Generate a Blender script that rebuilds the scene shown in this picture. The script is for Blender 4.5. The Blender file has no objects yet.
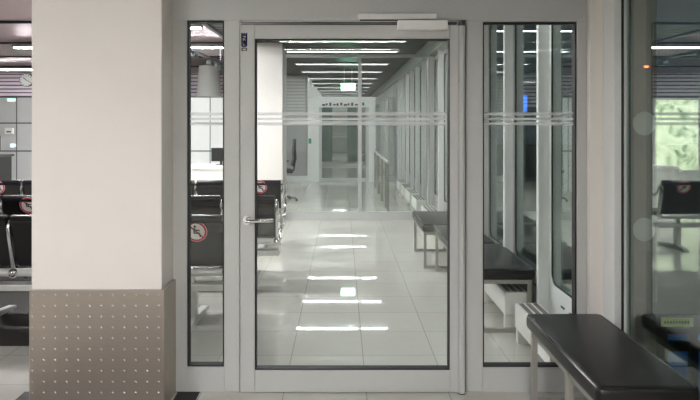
import bpy, bmesh, math, random
from mathutils import Vector, Matrix
random.seed(4)
PI = math.pi
scene = bpy.context.scene
col = scene.collection

# ------------------------------------------------------------------ materials
def new_mat(name):
    m = bpy.data.materials.new(name); m.use_nodes = True
    nt = m.node_tree
    return m, nt, nt.nodes['Principled BSDF']

def srgb(r, g, b):
    f = lambda c: (c/255/12.92) if c/255 <= 0.04045 else ((c/255+0.055)/1.055)**2.4
    return (f(r), f(g), f(b), 1)

def plain(name, rgb, rough=0.45, metal=0.0, spec=0.5, noise=0.0, nscale=30, coat=0.0):
    m, nt, p = new_mat(name)
    p.inputs['Roughness'].default_value = rough
    p.inputs['Metallic'].default_value = metal
    p.inputs['Specular IOR Level'].default_value = spec
    p.inputs['Coat Weight'].default_value = coat
    c = srgb(*rgb)
    p.inputs['Base Color'].default_value = c
    if noise:
        tc = nt.nodes.new('ShaderNodeTexCoord')
        n = nt.nodes.new('ShaderNodeTexNoise'); n.inputs['Scale'].default_value = nscale
        r = nt.nodes.new('ShaderNodeValToRGB')
        r.color_ramp.elements[0].color = tuple(x*(1-noise) for x in c[:3]) + (1,)
        r.color_ramp.elements[1].color = tuple(min(1, x*(1+noise)) for x in c[:3]) + (1,)
        nt.links.new(tc.outputs['Object'], n.inputs['Vector'])
        nt.links.new(n.outputs['Fac'], r.inputs['Fac'])
        nt.links.new(r.outputs['Color'], p.inputs['Base Color'])
    return m

def emit(name, rgb, strength):
    m, nt, p = new_mat(name)
    nt.nodes.remove(p)
    e = nt.nodes.new('ShaderNodeEmission')
    e.inputs['Color'].default_value = srgb(*rgb); e.inputs['Strength'].default_value = strength
    nt.links.new(e.outputs[0], nt.nodes['Material Output'].inputs['Surface'])
    return m

def glass(name, tint, base, gain, ior=1.5, rough=0.0):
    """thin pane: transparent with a Fresnel mirror on top"""
    m, nt, p = new_mat(name); nt.nodes.remove(p)
    t = nt.nodes.new('ShaderNodeBsdfTransparent'); t.inputs['Color'].default_value = srgb(*tint)
    g = nt.nodes.new('ShaderNodeBsdfGlossy'); g.inputs['Roughness'].default_value = rough
    g.inputs['Color'].default_value = (0.95, 1.0, 0.97, 1)
    f = nt.nodes.new('ShaderNodeFresnel'); f.inputs['IOR'].default_value = ior
    geo = nt.nodes.new('ShaderNodeNewGeometry')
    # keep the same Fresnel for both faces of the pane
    io = nt.nodes.new('ShaderNodeMix'); io.data_type = 'FLOAT'
    io.inputs[2].default_value = ior; io.inputs[3].default_value = 1/ior
    nt.links.new(geo.outputs['Backfacing'], io.inputs[0]); nt.links.new(io.outputs[0], f.inputs['IOR'])
    mul = nt.nodes.new('ShaderNodeMath'); mul.operation = 'MULTIPLY_ADD'; mul.use_clamp = True
    mul.inputs[1].default_value = gain; mul.inputs[2].default_value = base
    mx = nt.nodes.new('ShaderNodeMixShader')
    nt.links.new(f.outputs[0], mul.inputs[0]); nt.links.new(mul.outputs[0], mx.inputs[0])
    nt.links.new(t.outputs[0], mx.inputs[1]); nt.links.new(g.outputs[0], mx.inputs[2])
    nt.links.new(mx.outputs[0], nt.nodes['Material Output'].inputs['Surface'])
    return m

def etched(name, rgb, alpha):
    m, nt, p = new_mat(name)
    p.inputs['Base Color'].default_value = srgb(*rgb); p.inputs['Roughness'].default_value = 0.6
    t = nt.nodes.new('ShaderNodeBsdfTransparent')
    mx = nt.nodes.new('ShaderNodeMixShader'); mx.inputs[0].default_value = alpha
    nt.links.new(t.outputs[0], mx.inputs[1]); nt.links.new(p.outputs[0], mx.inputs[2])
    nt.links.new(mx.outputs[0], nt.nodes['Material Output'].inputs['Surface'])
    return m

def floor_mat():
    m, nt, p = new_mat('floor_tiles')
    tc = nt.nodes.new('ShaderNodeTexCoord')
    mp = nt.nodes.new('ShaderNodeMapping'); mp.inputs['Location'].default_value = (0.332, 0.06, 0)
    b = nt.nodes.new('ShaderNodeTexBrick'); b.offset = 0.0; b.squash = 1.0
    b.inputs['Color1'].default_value = srgb(205, 203, 194); b.inputs['Color2'].default_value = srgb(198, 196, 187)
    b.inputs['Mortar'].default_value = srgb(164, 162, 154)
    b.inputs['Scale'].default_value = 1.0; b.inputs['Mortar Size'].default_value = 0.0035
    b.inputs['Mortar Smooth'].default_value = 0.2; b.inputs['Bias'].default_value = 0.0
    b.inputs['Brick Width'].default_value = 0.47; b.inputs['Row Height'].default_value = 0.47
    n = nt.nodes.new('ShaderNodeTexNoise'); n.inputs['Scale'].default_value = 9; n.inputs['Detail'].default_value = 6
    mixc = nt.nodes.new('ShaderNodeMix'); mixc.data_type = 'RGBA'; mixc.blend_type = 'MULTIPLY'
    mixc.inputs[0].default_value = 0.12
    nt.links.new(tc.outputs['Object'], mp.inputs['Vector']); nt.links.new(mp.outputs[0], b.inputs['Vector'])
    nt.links.new(tc.outputs['Object'], n.inputs['Vector'])
    nt.links.new(b.outputs['Color'], mixc.inputs[6]); nt.links.new(n.outputs['Color'], mixc.inputs[7])
    nt.links.new(mixc.outputs[2], p.inputs['Base Color'])
    p.inputs['Roughness'].default_value = 0.03
    p.inputs['Specular IOR Level'].default_value = 0.6
    return m

def brushed(name, rgb, rough, metal=1.0):
    m, nt, p = new_mat(name)
    tc = nt.nodes.new('ShaderNodeTexCoord')
    mp = nt.nodes.new('ShaderNodeMapping'); mp.inputs['Scale'].default_value = (3, 3, 160)
    n = nt.nodes.new('ShaderNodeTexNoise'); n.inputs['Scale'].default_value = 4; n.inputs['Detail'].default_value = 4
    r = nt.nodes.new('ShaderNodeValToRGB'); c = srgb(*rgb)
    r.color_ramp.elements[0].color = tuple(x*0.86 for x in c[:3]) + (1,)
    r.color_ramp.elements[1].color = tuple(min(1, x*1.12) for x in c[:3]) + (1,)
    nt.links.new(tc.outputs['Object'], mp.inputs['Vector']); nt.links.new(mp.outputs[0], n.inputs['Vector'])
    nt.links.new(n.outputs['Fac'], r.inputs['Fac']); nt.links.new(r.outputs['Color'], p.inputs['Base Color'])
    p.inputs['Metallic'].default_value = metal; p.inputs['Roughness'].default_value = rough
    return m

def leather(name, rgb, rough):
    m, nt, p = new_mat(name)
    p.inputs['Base Color'].default_value = srgb(*rgb); p.inputs['Roughness'].default_value = rough; p.inputs['Specular IOR Level'].default_value = 0.38
    tc = nt.nodes.new('ShaderNodeTexCoord')
    v = nt.nodes.new('ShaderNodeTexVoronoi'); v.inputs['Scale'].default_value = 220
    b = nt.nodes.new('ShaderNodeBump'); b.inputs['Strength'].default_value = 0.06; b.inputs['Distance'].default_value = 0.002
    nt.links.new(tc.outputs['Object'], v.inputs['Vector']); nt.links.new(v.outputs['Distance'], b.inputs['Height'])
    nt.links.new(b.outputs[0], p.inputs['Normal'])
    return m

def poster_mat():
    m, nt, p = new_mat('backlit_print'); nt.nodes.remove(p)
    tc = nt.nodes.new('ShaderNodeTexCoord')
    n = nt.nodes.new('ShaderNodeTexNoise'); n.inputs['Scale'].default_value = 3.2; n.inputs['Detail'].default_value = 3
    n.inputs['Distortion'].default_value = 1.2
    r = nt.nodes.new('ShaderNodeValToRGB')
    e0, e1 = r.color_ramp.elements
    e0.position, e0.color = 0.32, srgb(112, 138, 108)
    e1.position, e1.color = 0.72, srgb(244, 246, 222)
    e2 = r.color_ramp.elements.new(0.5); e2.color = srgb(222, 230, 196)
    e = nt.nodes.new('ShaderNodeEmission'); e.inputs['Strength'].default_value = POSTER
    nt.links.new(tc.outputs['Object'], n.inputs['Vector']); nt.links.new(n.outputs['Fac'], r.inputs['Fac'])
    nt.links.new(r.outputs['Color'], e.inputs['Color'])
    nt.links.new(e.outputs[0], nt.nodes['Material Output'].inputs['Surface'])
    return m

LAMP = 10.2
POSTER = 0.9
M = {
 'frame':   plain('grey_powder_coat', (190, 191, 188), 0.42, noise=0.02, nscale=60),
 'white':   plain('white_plaster', (234, 229, 223), 0.6, noise=0.02, nscale=6),
 'post':    plain('cream_post_paint', (240, 234, 227), 0.5),
 'ringw':   plain('white_window_frame', (226, 228, 225), 0.4),
 'ringg':   plain('grey_window_frame', (150, 153, 149), 0.4),
 'gasket':  plain('black_rubber', (14, 14, 14), 0.6),
 'steel':   brushed('brushed_steel', (184, 174, 163), 0.38, 0.8),
 'stud':    plain('worn_stud', (190, 184, 176), 0.35, 0.8),
 'chrome':  plain('chrome', (225, 225, 225), 0.10, 1.0),
 'alu':     plain('satin_aluminium', (222, 222, 218), 0.30, 0.25),
 'legs':    plain('grey_steel_tube', (168, 165, 158), 0.35, 0.5),
 'leather': leather('black_leather', (24, 23, 22), 0.34),
 'vinyl':   leather('black_seat_vinyl', (28, 26, 28), 0.22),
 'piping':  plain('black_piping', (30, 29, 28), 0.25),
 'floor':   floor_mat(),
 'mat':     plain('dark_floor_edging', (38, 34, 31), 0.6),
 'slat':    plain('dark_ceiling_slat', (64, 60, 57), 0.42, noise=0.05),
 'void':    plain('ceiling_void', (20, 20, 20), 0.8),
 'vault':   plain('mauve_metal_vault', (160, 145, 148), 0.38, 0.35),
 'lamp':    emit('lamp_diffuser', (247, 249, 252), LAMP),
  'near_lamp': emit('near_lamp_diffuser', (252, 248, 246), LAMP*5.9),  # stronger, warmer glow for the lamps added behind the camera
 'lounge_lamp': emit('lounge_lamp_diffuser', (250, 248, 251), LAMP*6.0),
 'housing': plain('lamp_housing', (120, 120, 118), 0.4),
 'pane':    glass('clear_glass', (251, 253, 252), 0.0, 0.7),
 'facade':  glass('coated_facade_glass', (226, 234, 230), 0.07, 1.25),
 'etch':    etched('etched_band', (232, 234, 232), 0.36),
 'dot':     plain('pale_dot', (232, 238, 234), 0.5),
 'rad':     plain('white_radiator_enamel', (224, 224, 218), 0.4),
 'radtop':  plain('radiator_grille', (120, 114, 108), 0.5),
  'screen':  plain('grey_screen_panel', (196, 198, 196), 0.35), 'pwall': plain('grey_portal_wall', (162, 164, 163), 0.4), 'teal': plain('dark_teal_panel', (84, 106, 100), 0.35),
 'joint':   plain('dark_joint', (92, 92, 92), 0.5),
 'louvre':  plain('mauve_louvre', (226, 212, 222), 0.45),
 'whitep':  plain('white_plastic', (236, 236, 232), 0.35),
 'black':   plain('black_plastic', (20, 20, 21), 0.4),
 'dkgrey':  plain('dark_grey_paint', (62, 64, 64), 0.5),
 'fin':     plain('grey_green_fin', (88, 90, 80), 0.45),
 'blueprint': plain('blue_print', (66, 56, 196), 0.5),
 'red':     plain('red_print', (196, 40, 60), 0.5),
 'greenbox': plain('green_enamel', (40, 150, 110), 0.4),
 'exit':    emit('exit_sign_face', (176, 255, 218), 4.0),
 'exitg':   emit('exit_sign_mark', (150, 235, 196), 3.0),
 'greenl':  emit('green_lamp', (90, 255, 170), 2.5),
 'redl':    emit('red_lamp', (255, 60, 30), 7.0),
 'bluel':   emit('blue_sign_face', (60, 110, 220), 1.2),
 'blue':    plain('blue_paint', (96, 150, 236), 0.5),
 'yellow':  plain('yellow_label', (236, 240, 120), 0.5),
 'poster':  poster_mat(),
 'asphalt': plain('apron_concrete', (60, 62, 62), 0.9, noise=0.1, nscale=3),
 'wall':    plain('grey_wall', (196, 196, 190), 0.6, noise=0.02, nscale=4),
 'wood':    plain('grey_back_wall', (98, 94, 91), 0.7),
}

# ------------------------------------------------------------------ mesh builder
class B:
    def __init__(self): self.bm = bmesh.new(); self.mi = 0
    def _mark(self, f0):
        self.bm.faces.ensure_lookup_table()
        for f in self.bm.faces[f0:]: f.material_index = self.mi
    def box(self, x0, x1, y0, y1, z0, z1, bev=0.0, seg=2, mat=None):
        f0 = len(self.bm.faces)
        r = bmesh.ops.create_cube(self.bm, size=1)
        vs = r['verts']
        for v in vs:
            v.co = Vector(((x0+x1)/2 + v.co.x*(x1-x0), (y0+y1)/2 + v.co.y*(y1-y0), (z0+z1)/2 + v.co.z*(z1-z0)))
        if bev:
            es = list({e for v in vs for e in v.link_edges})
            r = bmesh.ops.bevel(self.bm, geom=es, offset=bev, segments=seg, affect='EDGES', profile=0.5)
            vs = list({v for f in r['faces'] for v in f.verts} | {v for v in vs if v.is_valid})
        if mat is not None:
            allv = set(vs)
            for v in list(vs):
                for e in v.link_edges: allv.add(e.other_vert(v))
            bmesh.ops.transform(self.bm, matrix=mat, verts=list(allv))
        self._mark(f0); return self
    def tube(self, pts, r, seg=10, cap=True, closed=False):
        f0 = len(self.bm.faces)
        pts = [Vector(p) for p in pts]; n = len(pts); rings = []
        up = Vector((0, 0, 1))
        prev = None
        for i, p in enumerate(pts):
            a = pts[(i-1) % n] if (i > 0 or closed) else p
            b = pts[(i+1) % n] if (i < n-1 or closed) else p
            t = (b-a).normalized()
            if prev is None:
                x = t.orthogonal().normalized()
            else:
                x = (prev - t*prev.dot(t)).normalized()
            prev = x; y = t.cross(x)
            rings.append([self.bm.verts.new(p + (x*math.cos(k*2*PI/seg) + y*math.sin(k*2*PI/seg))*r) for k in range(seg)])
        m = n if closed else n-1
        for i in range(m):
            A, C = rings[i], rings[(i+1) % n]
            for k in range(seg):
                self.bm.faces.new((A[k], A[(k+1) % seg], C[(k+1) % seg], C[k]))
        if cap and not closed:
            self.bm.faces.new(list(reversed(rings[0]))); self.bm.faces.new(rings[-1])
        self._mark(f0); return self
    def cyl(self, a, b, r, seg=16): return self.tube([a, b], r, seg)
    def ball(self, c, r, seg=12):
        f0 = len(self.bm.faces)
        bmesh.ops.create_uvsphere(self.bm, u_segments=seg, v_segments=seg//2+2, radius=r, matrix=Matrix.Translation(c))
        self._mark(f0); return self
    def lathe(self, prof, c=(0, 0, 0), seg=24):
        f0 = len(self.bm.faces); rings = []
        for (r, z) in prof:
            rings.append([self.bm.verts.new((c[0]+r*math.cos(k*2*PI/seg), c[1]+r*math.sin(k*2*PI/seg), c[2]+z)) for k in range(seg)])
        for A, C in zip(rings, rings[1:]):
            for k in range(seg): self.bm.faces.new((A[k], A[(k+1) % seg], C[(k+1) % seg], C[k]))
        self.bm.faces.new(list(reversed(rings[0]))); self.bm.faces.new(rings[-1])
        self._mark(f0); return self
    def prism(self, poly, lo, hi, axis='x'):
        """poly of (a,b) extruded along axis: x -> (y,z), y -> (x,z), z -> (x,y)"""
        f0 = len(self.bm.faces)
        def P(a, b, h):
            return {'x': (h, a, b), 'y': (a, h, b), 'z': (a, b, h)}[axis]
        A = [self.bm.verts.new(P(a, b, lo)) for a, b in poly]
        C = [self.bm.verts.new(P(a, b, hi)) for a, b in poly]
        n = len(poly)
        for k in range(n): self.bm.faces.new((A[k], A[(k+1) % n], C[(k+1) % n], C[k]))
        self.bm.faces.new(list(reversed(A))); self.bm.faces.new(C)
        self._mark(f0); return self
    def ring(self, outer, inner, lo, hi, axis='x'):
        """plate with a hole; outer and inner loops have the same number of points"""
        f0 = len(self.bm.faces)
        def P(a, b, h):
            return {'x': (h, a, b), 'y': (a, h, b), 'z': (a, b, h)}[axis]
        n = len(outer)
        L = [[self.bm.verts.new(P(a, b, h)) for a, b in loop] for h in (lo, hi) for loop in (outer, inner)]
        o0, i0, o1, i1 = L
        for k in range(n):
            j = (k+1) % n
            self.bm.faces.new((o0[k], i0[k], i0[j], o0[j])); self.bm.faces.new((o1[k], o1[j], i1[j], i1[k]))
            self.bm.faces.new((o0[k], o0[j], o1[j], o1[k])); self.bm.faces.new((i0[k], i1[k], i1[j], i0[j]))
        self._mark(f0); return self
    def build(self, name, mat, parent=None, smooth=False, kind=None):
        bmesh.ops.recalc_face_normals(self.bm, faces=self.bm.faces[:])
        me = bpy.data.meshes.new(name); self.bm.to_mesh(me); self.bm.free()
        for mm in (mat if isinstance(mat, (list, tuple)) else [mat]): me.materials.append(M[mm])
        if smooth:
            for p in me.polygons: p.use_smooth = True
            me.set_sharp_from_angle(angle=math.radians(40))
        o = bpy.data.objects.new(name, me); col.objects.link(o)
        if parent: o.parent = parent
        if kind: o['kind'] = kind
        return o

def tag(o, label, cat, group=None, kind=None):
    o['label'] = label; o['category'] = cat
    if group: o['group'] = group
    if kind: o['kind'] = kind
    return o
def empty(name, loc=(0, 0, 0), rz=0.0):
    o = bpy.data.objects.new(name, None); col.objects.link(o)
    o.location = loc; o.rotation_euler = (0, 0, rz); o.empty_display_size = 0.1
    return o
def thing(name, label, cat, loc=(0, 0, 0), rz=0.0, group=None):
    return tag(empty(name, loc, rz), label, cat, group)
def structure(name, loc=(0, 0, 0)):
    o = empty(name, loc); o['kind'] = 'structure'; return o
def dup(root, loc, rz=0.0, label=None, group=None):
    r = root.copy(); col.objects.link(r); r.location = loc; r.rotation_euler = (0, 0, rz)
    if label: r['label'] = label
    if group: r['group'] = group
    for ch in list(root.children):
        c = ch.copy(); col.objects.link(c); c.parent = r
        for g in list(ch.children):
            d = g.copy(); col.objects.link(d); d.parent = c
    return r
def round_rect(a0, a1, b0, b1, r, n=6):
    pts = []
    for (ca, cb, s) in ((a1-r, b1-r, 0), (a0+r, b1-r, 1), (a0+r, b0+r, 2), (a1-r, b0+r, 3)):
        for k in range(n+1):
            t = (s + k/n)*PI/2
            pts.append((ca + r*math.cos(t), cb + r*math.sin(t)))
    return pts
def outer_for(a0, a1, b0, b1, n=6):
    """rectangle sampled to match round_rect point by point"""
    pts = []
    h = n//2
    corners = ((a1, b1), (a0, b1), (a0, b0), (a1, b0))
    e = 0.001
    for s, (ca, cb) in enumerate(corners):
        for k in range(n+1):
            t = (k-h)*e
            if s == 0: p = (ca, cb + t) if k < h else (ca - t, cb)
            elif s == 1: p = (ca - t, cb) if k < h else (ca, cb - t)
            elif s == 2: p = (ca, cb - t) if k < h else (ca + t, cb)
            else: p = (ca + t, cb) if k < h else (ca, cb + t)
            pts.append(p)
    return pts

# ------------------------------------------------------------------ place constants
F = 630.0; CX, CY = 342.0, 123.0; EYE = 1.537
def X(px, Y): return (px-CX)*Y/F
def Z(py, Y): return EYE - (py-CY)*Y/F
H = 2.80          # corridor ceiling
HL = 3.00         # lounge ceiling
P1, P2, P3 = 3.60, 9.95, 16.6
XG = 1.56         # facade glass

# ------------------------------------------------------------------ floor, ceilings, walls
B().box(-10.7, 1.62, -4.2, 34.0, -0.12, 0.0).build('floor', 'floor', kind='structure')
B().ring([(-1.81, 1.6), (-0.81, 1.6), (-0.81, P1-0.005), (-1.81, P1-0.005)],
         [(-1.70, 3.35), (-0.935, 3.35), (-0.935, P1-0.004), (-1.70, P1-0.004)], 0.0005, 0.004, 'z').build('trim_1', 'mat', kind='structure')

B().box(-10.6, -1.75, 4.34, 6.6, 0.0005, 0.003).build('trim_6', 'mat', kind='structure')  # thin dark sheet on the floor under the left seats

b = B()
b.mi = 1; b.box(-1.70, 1.62, -4.2, 34.0, H+0.10, H+0.16)
b.mi = 0
y = -4.1
while y < 33.8:
    b.box(-1.70, 1.34, y, y+0.105, H, H+0.025); y += 0.145
b.build('ceiling', ['slat', 'void'], kind='structure')
# lounge ceiling of sagging metal vaults running across
b = B()
b.mi = 1; b.box(-10.7, -1.71, -4.2, 18.2, HL+0.35, HL+0.40)
b.mi = 0
y = -2.7
while y < 15.8:
    w = 2.27; n = 16; poly = []
    for k in range(n+1):
        t = k/n; poly.append((y + w*t, HL - 0.04 + 0.27*math.sin(PI*t)))
    for k in range(n, -1, -1):
        t = k/n; poly.append((y + w*t, HL - 0.02 + 0.27*math.sin(PI*t)))
    b.prism(poly, -10.6, -1.78, 'x')
    b.mi = 1; b.box(-10.6, -1.78, y-0.03, y+0.0, HL-0.075, HL-0.02); b.mi = 0
    y += 2.30
b.build('ceiling', ['vault', 'void'], smooth=True, kind='structure')
B().box(-1.76, -1.70, -4.2, 18.0, H-0.02, HL+0.4).build('trim_2', 'dkgrey', kind='structure')

B().box(-10.8, -10.7, -4.2, 18.3, 0, HL+0.4).build('wall_left', 'wall', kind='structure')
B().box(-10.8, 1.7, -4.3, -4.2, 0, HL+0.4).build('wall_back', 'wood', kind='structure')
B().box(1.50, 1.62, -4.2, 0.56, 0, H).build('wall_right', 'wall', kind='structure')
B().box(-1.76, 1.62, 33.5, 33.6, 0, H).build('wall_far', 'wall', kind='structure')
# inner corridor's left wall beyond the third partition
B().box(-1.05, -0.92, P3+0.05, 33.5, 0, H).build('wall_corridor', 'wall', kind='structure')
# wall piece facing the camera left of the portal, with a louvred vent
b = B(); b.box(-1.76, -0.92, P3+0.0, P3+0.08, 0, H)
b.build('wall_portal', 'pwall', kind='structure')
# back of the lounge: slatted wall up to the ceiling
b = B(); b.mi = 1; b.box(-10.7, -1.76, 18.05, 18.1, 0, HL+0.4)
b.mi = 0
z = 2.0
while z < HL+0.2:
    b.box(-10.7, -1.76, 18.0, 18.05, z, z+0.075, 0.008, 1); z += 0.105
b.build('wall_lounge', ['louvre', 'dkgrey'], kind='structure')

# soffit above the facade
B().box(1.34, 1.62, 0.48, 33.5, 2.60, H+0.1).build('trim_3', 'ringg', kind='structure')
# outside ground
B().box(1.63, 60, -20, 80, -1.3, -1.2).build('ground', 'asphalt', kind='structure')

# ------------------------------------------------------------------ facade bays
PITCH = 0.93; Y0F = 3.55
def bay(idx, L=PITCH, rad=0.08, mg=0.055, xr=1.474, xg=1.481, xo=1.54, mat='ringw', mgf=None, rm='ringg', zb=0.415):
    w = structure('window_%d' % idx)
    mgf = mgf or mg
    b = B()
    b.ring(outer_for(0.0, L, 0.0, 2.62), round_rect(mg, L-mgf, zb, 2.52, rad), xr, xo, 'x')
    b.build('window_frame', rm, w, smooth=True)
    B().tube([(xr+0.002, a, c) for a, c in round_rect(mg+0.002, L-mgf-0.002, zb+0.002, 2.518, rad)], 0.007, 6, closed=True).build('gasket', 'gasket', w)
    B().box(xg-0.004, xg+0.004, mg-0.01, L-mgf+0.01, zb-0.01, 2.53).build('glass_pane', 'facade', w)
    B().box(1.395, 1.476, -0.0, 0.045, 0.0, 2.62, 0.006, 2).build('post', mat, w)
    b = B()
    for k in range(3): b.box(xr-0.006, xr+0.001, 0.30+0.16*k, 0.36+0.16*k, 0.30, 0.312)
    b.build('air_slot', 'dkgrey', w)
    return w
# window_1, window_2 belong to the near partition
wn = bay(3, 2.05, 0.03, 0.10, 1.535, XG, 1.575, mgf=0.096, rm='ringw', zb=0.22); wn.location = (0, 1.50, 0)
we = bay(4, mat='post', rm='ringw'); we.location = (0, Y0F, 0)
wb = bay(5); wb.location = (0, Y0F+PITCH, 0)
for k in range(2, 33):
    r = dup(wb, (0, Y0F + PITCH*k, 0)); r.name = 'window_%d' % (4+k)
r = dup(wb, (0, 0.57, 0)); r.name = 'window_37'

# outer fin with two round dots, seen through the near window
t = structure('trim_4')
B().box(1.605, 1.752, 3.50, 3.56, -0.3, 3.0, 0.006, 2).build('fin', 'fin', t)
for zz in (Z(123.5, 3.5), Z(229.5, 3.5)):
    b = B(); b.prism([(1.678 + 0.062*math.cos(k*PI/16), zz + 0.066*math.sin(k*PI/16)) for k in range(32)], 3.496, 3.4995, 'y')
    b.build('round_sticker', 'dot', t)

# ------------------------------------------------------------------ near partition P1
FR = 'frame'; y0, y1 = P1, P1+0.07
def px(x): return X(x, P1)
def pz(y): return Z(y, P1)
b = B()
b.box(px(172.5), px(590), y0, y1, pz(20), H+0.1)
b.build('trim_5', FR, kind='structure')
def sidelight(idx, xl, xr, gl, gr, gt, gb):
    w = structure('window_%d' % idx)
    b = B()
    b.box(px(xl), px(gl), y0, y1, 0, pz(20), 0.003, 1); b.box(px(gr), px(xr), y0, y1, 0, pz(20), 0.003, 1)
    b.box(px(gl), px(gr), y0, y1, pz(gt-0.5), pz(20)-0.0005); b.box(px(gl), px(gr), y0, y1, 0, pz(gb))
    b.build('window_frame', FR, w)
    b = B(); g = 0.008
    b.ring([(px(gl), pz(gb)), (px(gr), pz(gb)), (px(gr), pz(gt)), (px(gl), pz(gt))],
           [(px(gl)+g, pz(gb)+g), (px(gr)-g, pz(gb)+g), (px(gr)-g, pz(gt)-g), (px(gl)+g, pz(gt)-g)], y0+0.008, y1-0.01, 'y')
    b.build('gasket', 'gasket', w)
    B().box(px(gl)+0.002, px(gr)-0.002, y0+0.028, y0+0.036, pz(gb)+0.002, pz(gt)-0.002).build('glass_pane', 'pane', w)
    bands(w, px(gl)+0.012, px(gr)-0.012, y0+0.0265)
    return w
def bands(w, xa, xb, yy):
    for (t, bt) in ((112.3, 115.3), (117.6, 120.2), (122.3, 125.3)):
        B().box(xa, xb, yy-0.0008, yy+0.0008, pz(bt), pz(t)).build('etched_band', 'etch', w)
sidelight(1, 172.5, 239.5, 187, 224, 20.5, 367)
sidelight(2, 466, 590, 483, 577, 22, 367.5)

# door leaf
d = structure('door_1')
yd0, yd1 = P1-0.012, P1+0.055
b = B()
b.box(px(240.5), px(255), yd0, yd1, pz(391.5), pz(25), 0.004, 2)
b.box(px(449.5), px(461), yd0, yd1, pz(391.5), pz(25), 0.004, 2)
b.box(px(255), px(449.5), yd0, yd1, pz(39), pz(25.2), 0.003, 1)
b.box(px(255), px(449.5), yd0, yd1, pz(391.5), pz(369.5), 0.003, 1)
b.build('door_leaf_frame', FR, d)
b = B(); g = 0.007
b.ring([(px(255), pz(369.5)), (px(449.5), pz(369.5)), (px(449.5), pz(39)), (px(255), pz(39))],
       [(px(255)+g, pz(369.5)+g), (px(449.5)-g, pz(369.5)+g), (px(449.5)-g, pz(39)-g), (px(255)+g, pz(39)-g)], yd0+0.006, yd1-0.01, 'y')
b.build('gasket', 'gasket', d)
B().box(px(255)+0.002, px(449.5)-0.002, yd0+0.028, yd0+0.036, pz(369.5)+0.002, pz(39)-0.002).build('glass_pane', 'pane', d)
bands(d, px(257.5), px(447), yd0+0.0265)
# hinge post: long barrel with dark caps
b = B(); b.box(px(461.2), px(465.8), P1+0.004, P1+0.05, 0, pz(20)-0.001)
b.build('hinge_jamb', 'gasket', d)
b = B(); xc = px(461); b.tube([(xc, yd0-0.006, pz(391)), (xc, yd0-0.006, pz(26.5))], 0.021, 16); b.build('hinge_barrel', FR, d, smooth=True)
b = B()
b.tube([(xc, yd0-0.006, pz(26.4)), (xc, yd0-0.006, pz(22.5))], 0.0215, 16)
b.tube([(xc, yd0-0.006, pz(391.1)), (xc, yd0-0.006, pz(392.0))], 0.0215, 16)
b.box(px(447), px(456), yd0-0.014, yd0-0.002, pz(25.5), pz(22.5))
b.build('hinge_cap', 'dkgrey', d)
# lever handle
hx, hz = px(247.5), pz(219.5)
b = B()
b.tube([(hx, yd0-0.009, hz), (hx, yd0+0.002, hz)], 0.026, 20)
b.tube([(hx, yd0-0.05, hz), (hx, yd0, hz)], 0.010, 12)
b.tube([(hx, yd0-0.052, hz), (hx+0.02, yd0-0.056, hz), (hx+0.07, yd0-0.056, hz+0.002), (hx+0.135, yd0-0.055, hz+0.003), (hx+0.148, yd0-0.04, hz+0.003)], 0.0105, 12)
b.ball((hx, yd0-0.052, hz), 0.0115)
b.build('lever_handle', 'chrome', d, smooth=True)
# door closer: body on the leaf, slide channel on the head
B().box(px(397), px(446), yd0-0.052, yd0, pz(31.0), pz(21.8), 0.004, 2).build('closer_body', 'whitep', d)
c = B().box(px(357.5), px(436), P1-0.028, P1, pz(20.0), pz(14.2), 0.004, 2).build('closer_slide_channel', 'whitep', d)
b = B(); b.box(px(360), px(433), P1-0.022, P1-0.004, pz(21.2), pz(20.0)); b.box(px(424), px(429), yd0-0.03, yd0-0.018, pz(22.2), pz(20.5))
b.build('closer_arm', 'dkgrey', d)
# vertical blue maker's sticker near the top corner of the leaf
sx0, sx1 = px(241.3), px(248.0)
st = B().box(sx0, sx1, yd0-0.0012, yd0-0.0004, pz(51.5), pz(32.8)).build('sticker', 'frame', d)
cu = bpy.data.curves.new('lettering', 'FONT'); cu.body = 'GEZE'; cu.size = 0.043; cu.extrude = 0.0004; cu.offset = 0.0028
cu.align_x = 'CENTER'; cu.align_y = 'CENTER'
tmp = bpy.data.objects.new('lettering', cu); col.objects.link(tmp)
bpy.context.view_layer.update()
me = bpy.data.meshes.new_from_object(tmp.evaluated_get(bpy.context.evaluated_depsgraph_get()))
bpy.data.objects.remove(tmp)
xs = [v.co.x for v in me.vertices]; ys = [v.co.y for v in me.vertices]
mw = (max(xs)-min(xs)); mh = (max(ys)-min(ys)); cx_, cy_ = (max(xs)+min(xs))/2, (max(ys)+min(ys))/2
L_, W_ = pz(33.2)-pz(47.6), (sx1-sx0)*0.92
for v in me.vertices:
    a, c2, e = (v.co.x-cx_)/mw*L_, (v.co.y-cy_)/mh*W_, v.co.z
    v.co = Vector(((sx0+sx1)/2 - c2, yd0-0.0014 - abs(e), (pz(33.2)+pz(47.6))/2 + a))
me.materials.clear(); me.materials.append(M['blueprint'])
lt = bpy.data.objects.new('lettering', me); col.objects.link(lt); lt.parent = st
b = B(); b.ring([(sx0+0.003, pz(51.2)), (sx1-0.003, pz(51.2)), (sx1-0.003, pz(48.2)), (sx0+0.003, pz(48.2))],
                [(sx0+0.010, pz(50.4)), (sx1-0.010, pz(50.4)), (sx1-0.010, pz(49.0)), (sx0+0.010, pz(49.0))], yd0-0.0022, yd0-0.0013, 'y')
b.build('printed_mark', 'dkgrey', st)

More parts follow.
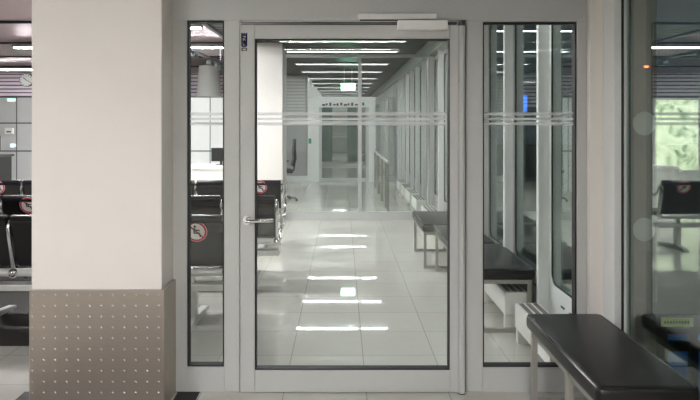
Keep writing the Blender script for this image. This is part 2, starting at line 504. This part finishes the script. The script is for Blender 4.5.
# ------------------------------------------------------------------ columns
def column(label, x0, x1, ya, yb, ztop, name='column'):
    c = thing(name, label, 'column', ((x0+x1)/2, (ya+yb)/2, 0)); c['kind'] = 'thing'
    hx, hy = (x1-x0)/2, (yb-ya)/2
    B().box(-hx, hx, -hy, hy, 0.0, H-0.002, 0.006, 2).build('shaft', 'white', c)
    b = B(); t = 0.018; tl = 0.002
    b.box(-hx-tl, hx+t, -hy-t, -hy+0.001, 0.004, ztop); b.box(-hx-tl, hx+t, hy-0.001, hy+t, 0.004, ztop)
    b.box(hx-0.001, hx+t, -hy, hy, 0.004, ztop); b.box(-hx-tl, -hx+0.001, -hy, hy, 0.004, ztop)
    # raised studs on a square grid
    zz = ztop - 0.026
    while zz > 0.09:
        n = 12
        for k in range(n):
            xx = -hx + 0.012 + k*(2*hx-0.024)/(n-1)
            f0 = len(b.bm.faces)
            m = Matrix.Translation((xx, -hy-t, zz)) @ Matrix.Diagonal((1, 0.35, 1, 1))
            bmesh.ops.create_uvsphere(b.bm, u_segments=10, v_segments=6, radius=0.0065, matrix=m)
            b.bm.faces.ensure_lookup_table()
            for f in b.bm.faces[f0:]: f.material_index = 1
        zz -= 0.058
    b.mi = 0
    b.box(-hx-tl, hx+t+0.001, -hy-t-0.0015, -hy-t, 0.048, 0.051)
    b.build('base_cladding', ['steel', 'stud'], c, smooth=True)
    return c
column('wide white column with studded steel cladding left of the glass door', -1.667, -0.967, 3.38, 3.72, 0.644)
column('far white column behind the glass door, above the last black seats', -1.62, -0.93, 9.88, 10.24, 0.644)

# ------------------------------------------------------------------ second partition P2
w = structure('window_40')
xa, xb_ = -0.93, 1.392
def q(x): return X(x, P2)
b = B()
b.box(xa, xb_, P2, P2+0.06, 0, 0.13); b.box(xa, xb_, P2, P2+0.05, 2.575, 2.62)
b.box(xa, xa+0.05, P2, P2+0.05, 0.13, 2.575); b.box(xb_-0.04, xb_, P2, P2+0.05, 0.13, 2.575)
b.box(0.255, 0.31, P2, P2+0.05, 0.13, 2.575)
b.build('window_frame', FR, w)
for (l, r) in ((xa+0.05, 0.255), (0.31, xb_-0.04)):
    B().box(l, r, P2+0.02, P2+0.028, 0.13, 2.575).build('glass_pane', 'pane', w)
    for zz in (1.595, 1.56, 1.535):
        B().box(l+0.01, r-0.01, P2+0.0175, P2+0.0185, zz-0.009, zz+0.009).build('etched_band', 'etch', w)
B().box(xa, xb_, P2+0.02, P2+0.028, 2.62, H).build('top_pane', 'pane', w)

# ------------------------------------------------------------------ third partition P3: white portal
d2 = structure('door_2')
b = B()
b.box(-0.90, -0.60, P3-0.16, P3+0.0, 0, 2.22); b.box(0.70, 0.88, P3-0.16, P3, 0, 2.22)
b.box(-0.60, 0.70, P3-0.16, P3, 1.95, 2.22)
b.build('portal_frame', 'ringw', d2)
b = B()
for (l, r) in ((-0.60, -0.53), (0.63, 0.70)): b.box(l, r, P3-0.10, P3-0.05, 0.0, 1.95)
b.box(-0.53, 0.63, P3-0.10, P3-0.05, 0, 0.09)
b.build('leaf_frame', FR, d2)
B().box(-0.53, 0.63, P3-0.08, P3-0.072, 0.09, 1.95).build('glass_pane', 'pane', d2)
b = B()
for k in range(12): b.box(-0.52+0.095*k, -0.47+0.095*k+0.03*(k % 3 == 0), P3-0.20, P3-0.16, 1.985+0.012*(k % 2), 2.03+0.02*(k % 3))
b.build('sensor_strip', 'dkgrey', d2)
w = structure('window_41')
b = B(); b.box(0.88, 1.392, P3-0.08, P3-0.02, 0, 0.14); b.box(0.88, 1.392, P3-0.08, P3-0.02, 2.16, 2.22); b.box(1.35, 1.392, P3-0.08, P3-0.02, 0.14, 2.16)
b.build('window_frame', FR, w)
B().box(0.88, 1.37, P3-0.06, P3-0.052, 0.14, 2.16).build('glass_pane', 'pane', w)
# kerb of the third partition left of the portal
B().box(-1.70, -0.90, P3-0.12, P3, 0, 0.15).build('baseboard_left', 'ringw', kind='structure')
B().box(-0.872, -0.80, P3-0.20, P3-0.16, 1.0, 1.13, 0.006).build('x', 'greenbox').name = 'call_point'
tag(bpy.data.objects['call_point'], 'small green call point box on the white portal frame down the corridor', 'call point')
# louvred vent on the wall left of the portal
v = thing('wall_vent', 'tall grey louvred vent high on the wall left of the far portal', 'vent', (-1.22, P3-0.0, 1.75))
B().ring([(-0.28, 0), (0.28, 0), (0.28, 1.0), (-0.28, 1.0)], [(-0.25, 0.03), (0.25, 0.03), (0.25, 0.97), (-0.25, 0.97)], -0.03, 0, 'y').build('frame', 'pwall', v)
b = B()
for k in range(11): b.box(-0.25, 0.25, -0.025, -0.002, 0.04+0.085*k, 0.085+0.085*k)
b.build('slats', 'wall', v)

# further partition and bright end
for i, (yy, nm) in enumerate(((23.2, 'window_42'), (29.5, 'window_43'))):
    w = structure(nm)
    b = B(); b.box(-0.92, 1.392, yy, yy+0.05, 0, 0.12); b.box(-0.92, 1.392, yy, yy+0.05, 2.1, 2.22)
    for xx in (-0.92, -0.55, 0.45, 0.85): b.box(xx, xx+0.07, yy, yy+0.05, 0.12, 2.1)
    b.box(-0.48, 0.45, yy, yy+0.05, 1.0, 1.06)
    b.build('window_frame', FR, w)
    if i == 0:
        for (l, r) in ((-0.78, -0.36), (0.20, 0.54)): B().box(l, r, yy-0.03, yy-0.001, 0.12, 2.1).build('side_panel', 'teal', w)
    B().box(-0.92, 1.392, yy+0.02, yy+0.028, 0.12, 2.1).build('glass_pane', 'pane', w)

# ------------------------------------------------------------------ lamps
def luminaire(m='lamp'):
    t = thing('ceiling_lamp', 'long white strip lamp in the dark slatted corridor ceiling', 'ceiling lamp')
    B().ring([(-0.98, -0.075), (0.98, -0.075), (0.98, 0.075), (-0.98, 0.075)],
             [(-0.95, -0.04), (0.95, -0.04), (0.95, 0.04), (-0.95, 0.04)], -0.035, -0.0, 'z').build('housing', 'housing', t)
    B().box(-0.95, 0.95, -0.04, 0.04, -0.028, -0.004).build('diffuser', m, t)
    return t
LY = [-3.3, -2.3, -1.2, 4.3, 6.5, 8.45, 10.9, 13.2, 15.2, 17.5, 19.7, 21.9, 24.1, 26.3, 28.5, 31.0]
words = ['first', 'second', 'third', 'fourth', 'fifth', 'sixth', 'seventh', 'eighth', 'ninth', 'tenth']
l0 = luminaire('near_lamp'); l1 = luminaire()  # l0: unseen lamps added behind the camera to brighten the near column and frames
G = 'strip lamps across the corridor ceiling'
for i, yy in enumerate(LY):
    if i == 0: o = l0; o['group'] = G; o.location = (0, yy, H)
    elif i == 3: o = l1; o['group'] = G; o.location = (0, yy, H)
    else: o = dup(l0 if i < 3 else l1, (0, yy, H), group=G)
    if i >= 6:
        o['label'] = '%s visible strip lamp from the door in the dark slatted corridor ceiling' % words[i-6] if i-6 < 10 else o['label']
    else:
        o['label'] = ['strip lamp on the near corridor ceiling behind the camera', 'strip lamp on the near corridor ceiling, middle of the three before the glass door', 'strip lamp on the near corridor ceiling right above the camera',
                      'strip lamp just behind the glass door, above the front seats', 'strip lamp above the second row of black seats',
                      'strip lamp just before the second glass partition'][i]
def lounge_lamp():
    t = thing('lounge_lamp', 'x', 'ceiling lamp')
    B().box(-0.95, 0.95, -0.05, 0.05, 0.0, 0.06).build('housing', 'housing', t)
    B().box(-0.92, 0.92, -0.04, 0.04, -0.012, 0.001).build('diffuser', 'lounge_lamp', t)
    return t
ll = lounge_lamp()
GL = 'strip lamps between the lounge ceiling vaults'
spots = [(-2.9, -0.415, 'before the white column'), (-2.9, 6.485, 'above the front rows of black seats'),  # first one is out of view, added to light the column and near floor
         (-2.9, 8.785, 'nearest in the left glass panel'), (-2.9, 11.085, 'lower in the left glass panel'),
         (-4.83, 11.085, 'at the left edge beside the white column'), (-7.9, 15.685, 'above the round wall clock')]
for i, (xx, yy, wz) in enumerate(spots):
    o = ll if i == 0 else dup(ll, (0, 0, 0))
    o.location = (xx, yy, HL - 0.134); o['group'] = GL
    o['label'] = 'white strip lamp under the mauve ceiling vaults, ' + wz
# exit sign
e = thing('exit_sign', 'bright green lit exit sign hanging from the corridor ceiling on two rods', 'exit sign', (0.14, 14.6, 2.29))
B().box(-0.165, 0.165, 0, 0.05, 0, 0.17, 0.006).build('housing', 'whitep', e)
B().box(-0.158, 0.158, -0.004, 0.0, 0.006, 0.164).build('sign_face', 'exit', e)
b = B()
b.prism([(-0.12, 0.07), (-0.05, 0.07), (-0.05, 0.04), (0.0, 0.085), (-0.05, 0.13), (-0.05, 0.10), (-0.12, 0.10)], -0.0055, -0.0042, 'y')
b.prism([(0.05, 0.03), (0.13, 0.03), (0.13, 0.14), (0.05, 0.14)], -0.0055, -0.0042, 'y')
b.build('pictogram', 'exitg', e)
for s in (-0.09, 0.09): B().cyl((s, 0.025, 0.17), (s, 0.025, H-2.29), 0.006, 8).build('rod', 'alu', e)
# suspended black track with spots
t = thing('track_light', 'black track of spotlights hanging under the lounge ceiling', 'track light', (-2.18, 8.7, 2.6))
B().box(-0.025, 0.025, -2.6, 3.2, -0.02, 0.02).build('track', 'black', t)
for yy in (-1.9, 2.6): B().cyl((0, yy, 0.02), (0, yy, HL-0.10-2.6), 0.008, 8).build('rod', 'black', t)
for yy in (-1.6, -0.4, 0.55, 1.7, 2.5):
    B().box(-0.05, 0.05, yy-0.09, yy+0.09, -0.11, -0.02, 0.012).build('spotlight', 'black', t)

# ------------------------------------------------------------------ benches
def bench_proto(loops=(-0.445, 0.445)):
    t = thing('bench', 'x', 'bench')
    Lh, Wh, top = 0.50, 0.21, 0.475
    b = B().box(-Wh, Wh, -Lh, Lh, top-0.085, top, 0.028, 4); cu_ = b.build('cushion', 'leather', t, smooth=True)
    pts = [(a, c, top-0.010) for a, c in round_rect(-Wh+0.008, Wh-0.008, -Lh+0.008, Lh-0.008, 0.026, 5)]
    B().tube(pts, 0.0065, 8, closed=True).build('piping', 'piping', cu_, smooth=True)
    b = B(); u = 0.014
    for s in (-1, 1): b.box(s*(Wh-0.04)-u, s*(Wh-0.04)+u, -Lh+0.05, Lh-0.05, top-0.118, top-0.086)
    b.build('rail', 'legs', t)
    for yy in loops:
        b = B()
        b.box(-Wh+0.018, -Wh+0.048, yy-u, yy+u, 0.0, top-0.086); b.box(Wh-0.048, Wh-0.018, yy-u, yy+u, 0.0, top-0.086)
        b.box(-Wh+0.048, Wh-0.048, yy-u, yy+u, 0.0, 0.028); b.box(-Wh+0.048, Wh-0.048, yy-u, yy+u, top-0.118, top-0.086)
        b.build('leg_frame', 'legs', t)
    return t
bf = bench_proto((-0.09, 0.445)); bp = bench_proto()
BP = [(1.235, 3.025, 'black leather bench in the right foreground beside the near window'),
      (1.20, 5.08, 'black leather bench seen through the right glass panel, on a steel loop frame'),
      (1.16, 6.09, 'black leather bench half hidden behind the door hinge stile'),
      (1.055, 7.11, 'farthest black leather bench, left of the hinge stile through the door glass')]
for i, (xx, yy, lb) in enumerate(BP):
    o = (bf, bp)[i] if i < 2 else dup(bp, (0, 0, 0))
    o.location = (xx, yy, 0); o['label'] = lb; o['group'] = 'black benches along the windows'

# ------------------------------------------------------------------ convector radiators under the windows
def radiator():
    t = thing('radiator', 'x', 'radiator')
    Lh = 0.375
    b = B().box(-0.085, 0.085, -Lh, Lh, 0.10, 0.27, 0.006, 2); b.build('casing', 'rad', t)
    b = B()
    for k in range(3): b.box(-0.065+0.05*k, -0.035+0.05*k, -Lh+0.03, Lh-0.03, 0.2705, 0.274)
    b.build('top_grille', 'radtop', t)
    for s in (-1, 1): B().box(-0.08, 0.08, s*(Lh-0.04)-0.02, s*(Lh-0.04)+0.02, 0, 0.10).build('foot', 'rad', t)
    return t
rp = radiator()
RY = [(4.065, 'white low convector radiator nearest behind the right glass panel'),
      (5.08, 'white low convector radiator under the bench behind the right glass panel'),
      (6.09, 'white low convector radiator hidden beside the second window bench'),
      (8.3, 'white low convector radiator under the windows past the benches'),
      (9.3, 'white low convector radiator just before the second glass partition'),
      (10.7, 'white low convector radiator just behind the second glass partition'),
      (11.7, 'white low convector radiator at the near end of the metal railing'),
      (12.7, 'white low convector radiator beside the middle of the metal railing'),
      (13.7, 'white low convector radiator beside the far part of the metal railing')]
for i, (yy, lb) in enumerate(RY):
    o = rp if i == 0 else dup(rp, (0, 0, 0))
    o.location = (1.302, yy, 0); o['label'] = lb; o['group'] = 'convector radiators under the windows'

# ------------------------------------------------------------------ rows of waiting seats
P_ = 0.52
def sticker_mesh(r=0.082):
    """disc in the xz plane facing -y, centred on the origin"""
    b = B(); n = 28
    c = lambda q: [(q*math.cos(2*PI*k/n), q*math.sin(2*PI*k/n)) for k in range(n)]
    b.mi = 0; b.prism(c(r), -0.002, 0, 'y')
    b.mi = 1; b.ring(c(r*0.97), c(r*0.78), -0.0032, -0.002, 'y')
    b.prism([(-0.052, 0.044), (-0.044, 0.052), (0.052, -0.044), (0.044, -0.052)], -0.0034, -0.0021, 'y')
    b.mi = 2
    b.tube([(-0.012, -0.003, 0.028), (-0.016, -0.003, -0.012), (0.022, -0.003, -0.012), (0.03, -0.003, -0.042)], 0.007, 6)
    b.tube([(-0.012, -0.003, 0.015), (0.028, -0.003, 0.008)], 0.005, 6)
    b.ball((-0.008, -0.003, 0.042), 0.010, 8)
    return b
BACK = [(0.02, 0.47), (0.045, 0.58), (0.075, 0.70), (0.10, 0.79), (0.108, 0.825), (0.125, 0.845), (0.15, 0.852), (0.175, 0.845),
        (0.192, 0.828), (0.194, 0.808), (0.18, 0.785), (0.150, 0.70), (0.115, 0.57), (0.085, 0.46), (0.06, 0.445)]
def seat_row(label, xend, yback, n, stickers, P_=0.52):
    """row seen from behind: its seats face away from the camera; xend is the right end"""
    t = thing('seat_row', label, 'seat row', (xend, yback+0.17, 0), PI, group='rows of black waiting seats')
    for k in range(n):
        x0, x1 = k*P_+0.018, (k+1)*P_-0.018
        xm = (x0+x1)/2
        b = B(); b.prism([(0.05, 0.40), (0.06, 0.44), (0.0, 0.448), (-0.20, 0.435), (-0.38, 0.445), (-0.425, 0.435), (-0.43, 0.415), (-0.41, 0.395), (-0.20, 0.388)], x0, x1, 'x')
        s = b.build('seat', 'vinyl', t, smooth=True)
        b = B(); b.prism(BACK, x0, x1, 'x')
        bk = b.build('backrest', 'vinyl', t, smooth=True)
        if k in stickers:
            dx, cz = stickers[k]
            so = sticker_mesh().build('no_sitting_sticker', ['whitep', 'red', 'black'], bk)
            (ya, za), (yb, zb) = (0.115, 0.57), (0.18, 0.795)
            if cz < 0.70: (ya, za), (yb, zb) = (0.115, 0.57), (0.150, 0.70)
            a = math.atan2(0.18-0.115, 0.795-0.57)
            so.rotation_euler = (Matrix.Rotation(-a, 3, 'X') @ Matrix.Rotation(PI, 3, 'Z')).to_euler()
            so.location = (xm+dx, 0.115 + (cz-0.57)*(0.065/0.225) + 0.003, cz)
    for k in range(n+1):
        xx = k*P_
        b = B()
        b.tube([(xx, 0.085, 0.405), (xx, 0.115, 0.50), (xx, 0.165, 0.68), (xx, 0.18, 0.76), (xx, 0.16, 0.80), (xx, 0.11, 0.78), (xx, 0.05, 0.69), (xx, -0.02, 0.655), (xx, -0.22, 0.65), (xx, -0.30, 0.635), (xx, -0.325, 0.59), (xx, -0.30, 0.50), (xx, -0.20, 0.38), (xx, -0.08, 0.33)], 0.015, 10)
        b.ball((xx, 0.105, 0.405), 0.036)
        ar = b.build('armrest', 'chrome', t, smooth=True)
        B().box(xx-0.022, xx+0.022, -0.28, -0.02, 0.654, 0.674, 0.008, 2).build('arm_pad', 'black', ar)
    B().tube([(-0.01, 0.075, 0.405), (n*P_+0.01, 0.075, 0.405)], 0.030, 14).build('tube', 'alu', t, smooth=True)
    B().box(-0.02, n*P_+0.02, 0.0, 0.12, 0.272, 0.322, 0.006, 2).build('beam', 'alu', t)
    for xx in ([0.5*P_] + ([n*P_*0.5] if n > 4 else []) + [n*P_-0.5*P_]):
        b = B()
        b.box(xx-0.03, xx+0.03, -0.01, 0.06, 0.03, 0.275); b.box(xx-0.02, xx+0.02, 0.02, 0.06, 0.31, 0.39)
        b.prism([(-0.40, 0.0), (0.24, 0.0), (0.24, 0.02), (0.06, 0.055), (-0.03, 0.055), (-0.40, 0.02)], xx-0.03, xx+0.03, 'x')
        b.build('leg', 'alu', t)
    return t
seat_row('nearest row of black seats behind the white column, round no-sitting sticker beside the door', -0.872, 4.68, 4, {0: (-0.055, 0.73)}, 0.535)
seat_row('middle row of black waiting seats with chrome arms', -0.62, 5.95, 7, {4: (0.0, 0.76)})
seat_row('farthest row of black waiting seats below the far white column', -0.72, 7.55, 8, {6: (0.02, 0.77), 0: (0.0, 0.77)})

# ------------------------------------------------------------------ lounge background
YS = 14.0
s_ = thing('screen_wall', 'long grey panelled screen wall across the back of the lounge', 'screen', (0, YS, 0))
b = B(); b.box(-10.65, -1.95, 0, 0.06, 0.0, 2.12); b.build('panels', 'screen', s_)
b = B()
for zz in (0.9, 1.52, 2.1): b.box(-10.65, -1.95, -0.006, 0.0, zz, zz+0.03)
for k in range(8): b.box(-8.1+0.86*k, -8.08+0.86*k, -0.006, 0.0, 0.0, 2.12)
b.build('joint', 'joint', s_)
# clock on the slatted wall
ck = thing('wall_clock', 'round white clock on the slatted mauve wall', 'clock', (X(27, 17.98), 17.98, Z(80, 17.98)))
R_ = 0.19
B().prism([(R_*math.cos(k*PI/20), R_*math.sin(k*PI/20)) for k in range(40)], -0.05, 0.015, 'y').build('case', 'dkgrey', ck, smooth=True)
B().prism([(0.178*math.cos(k*PI/20), 0.178*math.sin(k*PI/20)) for k in range(40)], -0.055, -0.05, 'y').build('dial', 'whitep', ck)
b = B()
for k in range(12):
    a = k*PI/6; m = Matrix.Rotation(-a, 4, 'Y')
    b.box(-0.006, 0.006, -0.058, -0.055, 0.135, 0.168, mat=m)
b.build('hour_mark', 'black', ck)
for (a, l, wd) in ((math.radians(310), 0.10, 0.009), (math.radians(120), 0.14, 0.006)):
    B().box(-wd, wd, -0.063, -0.059, -0.02, l, mat=Matrix.Rotation(a, 4, 'Y')).build('hand', 'black', ck)
# small green lamps
for (pxx, pyy, w_, h_, yy, lb) in ((12, 100, 0.15, 0.045, YS, 'upper small green lit sign on the grey screen wall'),
                                   (13.5, 145.5, 0.09, 0.055, YS, 'lower small green lit sign on the grey screen wall')):
    g_ = thing('green_sign', lb, 'sign', (X(pxx, yy), yy-0.006, Z(pyy, yy)), group='green signs on the screen wall')
    B().box(-w_/2-0.02, w_/2+0.02, -0.03, 0.0, -h_/2-0.015, h_/2+0.015, 0.004).build('housing', 'whitep', g_)
    B().box(-w_/2, w_/2, -0.034, -0.03, -h_/2, h_/2).build('lit_face', 'greenl', g_)
n_ = thing('notice_box', 'small white box on the grey screen wall between the green signs', 'box', (X(10, YS), YS+0.001, Z(131, YS)))
B().box(-0.09, 0.09, -0.06, 0, -0.07, 0.07, 0.01).build('body', 'whitep', n_); B().box(-0.05, 0.05, -0.064, -0.06, -0.03, 0.0).build('slot', 'dkgrey', n_)
# dark counter, far left
c_ = thing('dark_counter', 'dark counter at the left edge behind the seat rows', 'counter', (-7.0, 12.2, 0))
B().box(-0.9, 0.45, -0.3, 0.3, 0.0, 0.88, 0.01).build('body', 'black', c_)
B().box(-0.95, 0.48, -0.34, 0.34, 0.88, 0.92, 0.008).build('worktop', 'dkgrey', c_)
B().box(-0.9, 0.45, -0.312, -0.301, 0.52, 0.545).build('light_strip', 'whitep', c_)
m_ = thing('monitor', 'grey monitor standing on the dark counter', 'monitor', (-6.8, 12.15, 0.92))
B().box(-0.11, 0.11, -0.08, 0.08, 0, 0.015, 0.004).build('foot', 'black', m_); B().box(-0.02, 0.02, -0.01, 0.02, 0.015, 0.13).build('stem', 'black', m_)
B().box(-0.22, 0.22, -0.03, 0.0, 0.09, 0.38, 0.008).build('screen', 'dkgrey', m_)
# white counter seen through the left sidelight
c_ = thing('white_counter', 'white counter behind the seats through the left glass panel', 'counter', (-2.35, 11.2, 0))
B().box(-0.34, 0.42, -0.25, 0.25, 0.0, 0.74, 0.01).build('body', 'rad', c_)
b = B(); b.prism([(-0.42, 0.70), (-0.36, 0.79), (0.46, 0.79), (0.46, 0.74), (-0.33, 0.74), (-0.38, 0.68)], -0.30, 0.30, 'y'); b.build('worktop', 'whitep', c_)
m_ = thing('monitor', 'black desk monitor on the white counter behind the left glass panel', 'monitor', (-2.14, 11.15, 0.79))
B().box(-0.10, 0.10, -0.08, 0.08, 0, 0.015, 0.004).build('foot', 'black', m_); B().box(-0.02, 0.02, -0.01, 0.02, 0.015, 0.12).build('stem', 'black', m_)
B().box(-0.17, 0.17, -0.03, 0.0, 0.07, 0.31, 0.008).build('screen', 'black', m_)
# round white pillar behind the screen wall
t = thing('round_column', 'round white pillar rising behind the grey screen wall', 'column', (X(209, 15.2), 15.2, 0)); t['kind'] = 'thing'
b = B(); b.lathe([(0.30, 0), (0.30, 2.0), (0.24, HL-0.10), (0.235, HL-0.09)], (0, 0, 0), 28); b.build('shaft', 'wall', t, smooth=True)
# backlit poster on the screen wall (hidden by the near column, mirrored in the right window)
p_ = thing('lightbox', 'pale green backlit panel standing before the lounge screen wall, mirrored in the right window', 'light box', (-4.27, YS-0.02, 0.5))
B().box(-0.52, 0.52, -0.08, 0, -0.5, 1.58, 0.01).build('housing', 'alu', p_)
B().box(-0.47, 0.47, -0.084, -0.08, 0.0, 1.54).build('lit_panel', 'poster', p_)

# ------------------------------------------------------------------ office chair and railing beyond P2
o_ = thing('office_chair', 'black office swivel chair behind the second glass partition', 'chair', (X(282.5, 12.4), 12.4, 0), math.radians(-80))
b = B()
for k in range(5):
    a = 2*PI*k/5; b.tube([(0, 0, 0.10), (0.27*math.cos(a), 0.27*math.sin(a), 0.065)], 0.018, 8)
b.build('base', 'black', o_, smooth=True)
for k in range(5):
    a = 2*PI*k/5; B().ball((0.28*math.cos(a), 0.28*math.sin(a), 0.03), 0.03, 10).build('caster', 'black', o_, smooth=True)
B().cyl((0, 0, 0.09), (0, 0, 0.56), 0.025, 12).build('gas_lift', 'chrome', o_, smooth=True)
B().box(-0.2, 0.2, -0.21, 0.19, 0.56, 0.63, 0.025, 3).build('seat', 'black', o_, smooth=True)
b = B(); b.prism([(0.17, 0.70), (0.21, 0.84), (0.20, 1.0), (0.22, 1.20), (0.25, 1.22), (0.25, 1.0), (0.26, 0.84), (0.22, 0.69)], -0.19, 0.19, 'x'); b.build('backrest', 'black', o_, smooth=True)
B().tube([(0, 0.0, 0.57), (0, 0.22, 0.60), (0, 0.25, 0.80)], 0.018, 8).build('back_support', 'black', o_, smooth=True)
for s in (-1, 1): B().tube([(s*0.22, -0.02, 0.62), (s*0.25, -0.02, 0.78), (s*0.25, -0.14, 0.80), (s*0.25, 0.10, 0.80)], 0.014, 8).build('armrest', 'black', o_, smooth=True)
r_ = thing('railing', 'long grey metal railing with upright posts behind the second partition', 'railing', (0.79, 0, 0))
B().tube([(0, 10.8, 0.86), (0, 15.2, 0.86)], 0.025, 12).build('handrail', 'alu', r_, smooth=True)
for yy in (10.85, 11.35, 12.4, 13.7, 15.1):
    B().box(-0.02, 0.02, yy-0.02, yy+0.02, 0, 0.84).build('post', 'legs', r_)

# ------------------------------------------------------------------ window label, things outside
t = thing('red_lamp', 'small red signal lamp on the fin outside the near window', 'lamp', (X(645, 3.5), 3.499, Z(67, 3.5)))
B().box(-0.02, 0.02, -0.012, 0, -0.012, 0.012, 0.003).build('housing', 'black', t); B().box(-0.011, 0.011, -0.015, -0.012, -0.005, 0.005).build('lens', 'redl', t)
t = thing('blue_sign', 'small blue lit sign outside beyond the right glass panel', 'sign', (X(524, 22), 22, Z(103.5, 22)))
B().box(-0.13, 0.13, 0, 0.1, -0.31, 0.31, 0.01).build('housing', 'dkgrey', t); B().box(-0.11, 0.11, -0.01, 0, -0.29, 0.29).build('lit_face', 'bluel', t)
B().cyl((0, 0.05, -0.31), (0, 0.05, -1.2-Z(103.5, 22)), 0.04, 10).build('pole', 'dkgrey', t)
t = thing('luggage_crate', 'blue crate with dark bars and a yellow-green label, outside the near window', 'crate', (2.13, 3.75, -1.2))
B().box(-0.49, 0.5, -0.45, 0.45, 0.06, 1.68, 0.02).build('body', 'blue', t)
b = B()
for (xx, w_) in ((-0.47, 0.03), (-0.30, 0.02), (0.0, 0.02), (0.47, 0.03)): b.box(xx-w_, xx+w_, -0.48, 0.48, 0.0, 1.70)
for zz in (0.06, 0.9, 1.55): b.box(-0.50, 0.5, -0.475, 0.475, zz, zz+0.05)
b.box(-0.50, 0.5, -0.48, 0.48, 1.64, 1.74)
b.build('bar', 'black', t)
yl = B().box(-0.475, -0.31, -0.486, -0.481, 1.682, 1.728).build('label_plate', 'yellow', t)
b = B()
for k in range(9): b.box(-0.46+0.015*k, -0.451+0.015*k, -0.4875, -0.486, 1.697, 1.712)
b.build('printed_text', 'dkgrey', yl)

# ------------------------------------------------------------------ world, camera, colour
wd = bpy.data.worlds.new('night'); scene.world = wd; wd.use_nodes = True
wd.node_tree.nodes['Background'].inputs['Color'].default_value = (0.010, 0.013, 0.017, 1)
wd.node_tree.nodes['Background'].inputs['Strength'].default_value = 1.0

cam = bpy.data.cameras.new('camera'); co = bpy.data.objects.new('camera', cam); col.objects.link(co)
co.location = (0, 0, EYE); co.rotation_euler = (PI/2, 0, 0)
cam.sensor_fit = 'HORIZONTAL'; cam.sensor_width = 36; cam.lens = F/700*36
cam.shift_x = (350-CX)/700; cam.shift_y = -(200-CY)/700
cam.clip_start = 0.05; cam.clip_end = 200
scene.camera = co
vs = scene.view_settings
vs.view_transform = 'Standard'; vs.look = 'None'; vs.exposure = 2.18; vs.gamma = 1.0; vs.use_curve_mapping = False
cy = scene.cycles
cy.use_denoising = True
cy.max_bounces = 10; cy.diffuse_bounces = 4; cy.glossy_bounces = 6; cy.transparent_max_bounces = 32
cy.caustics_reflective = False; cy.caustics_refractive = False
cy.sample_clamp_indirect = 6.0
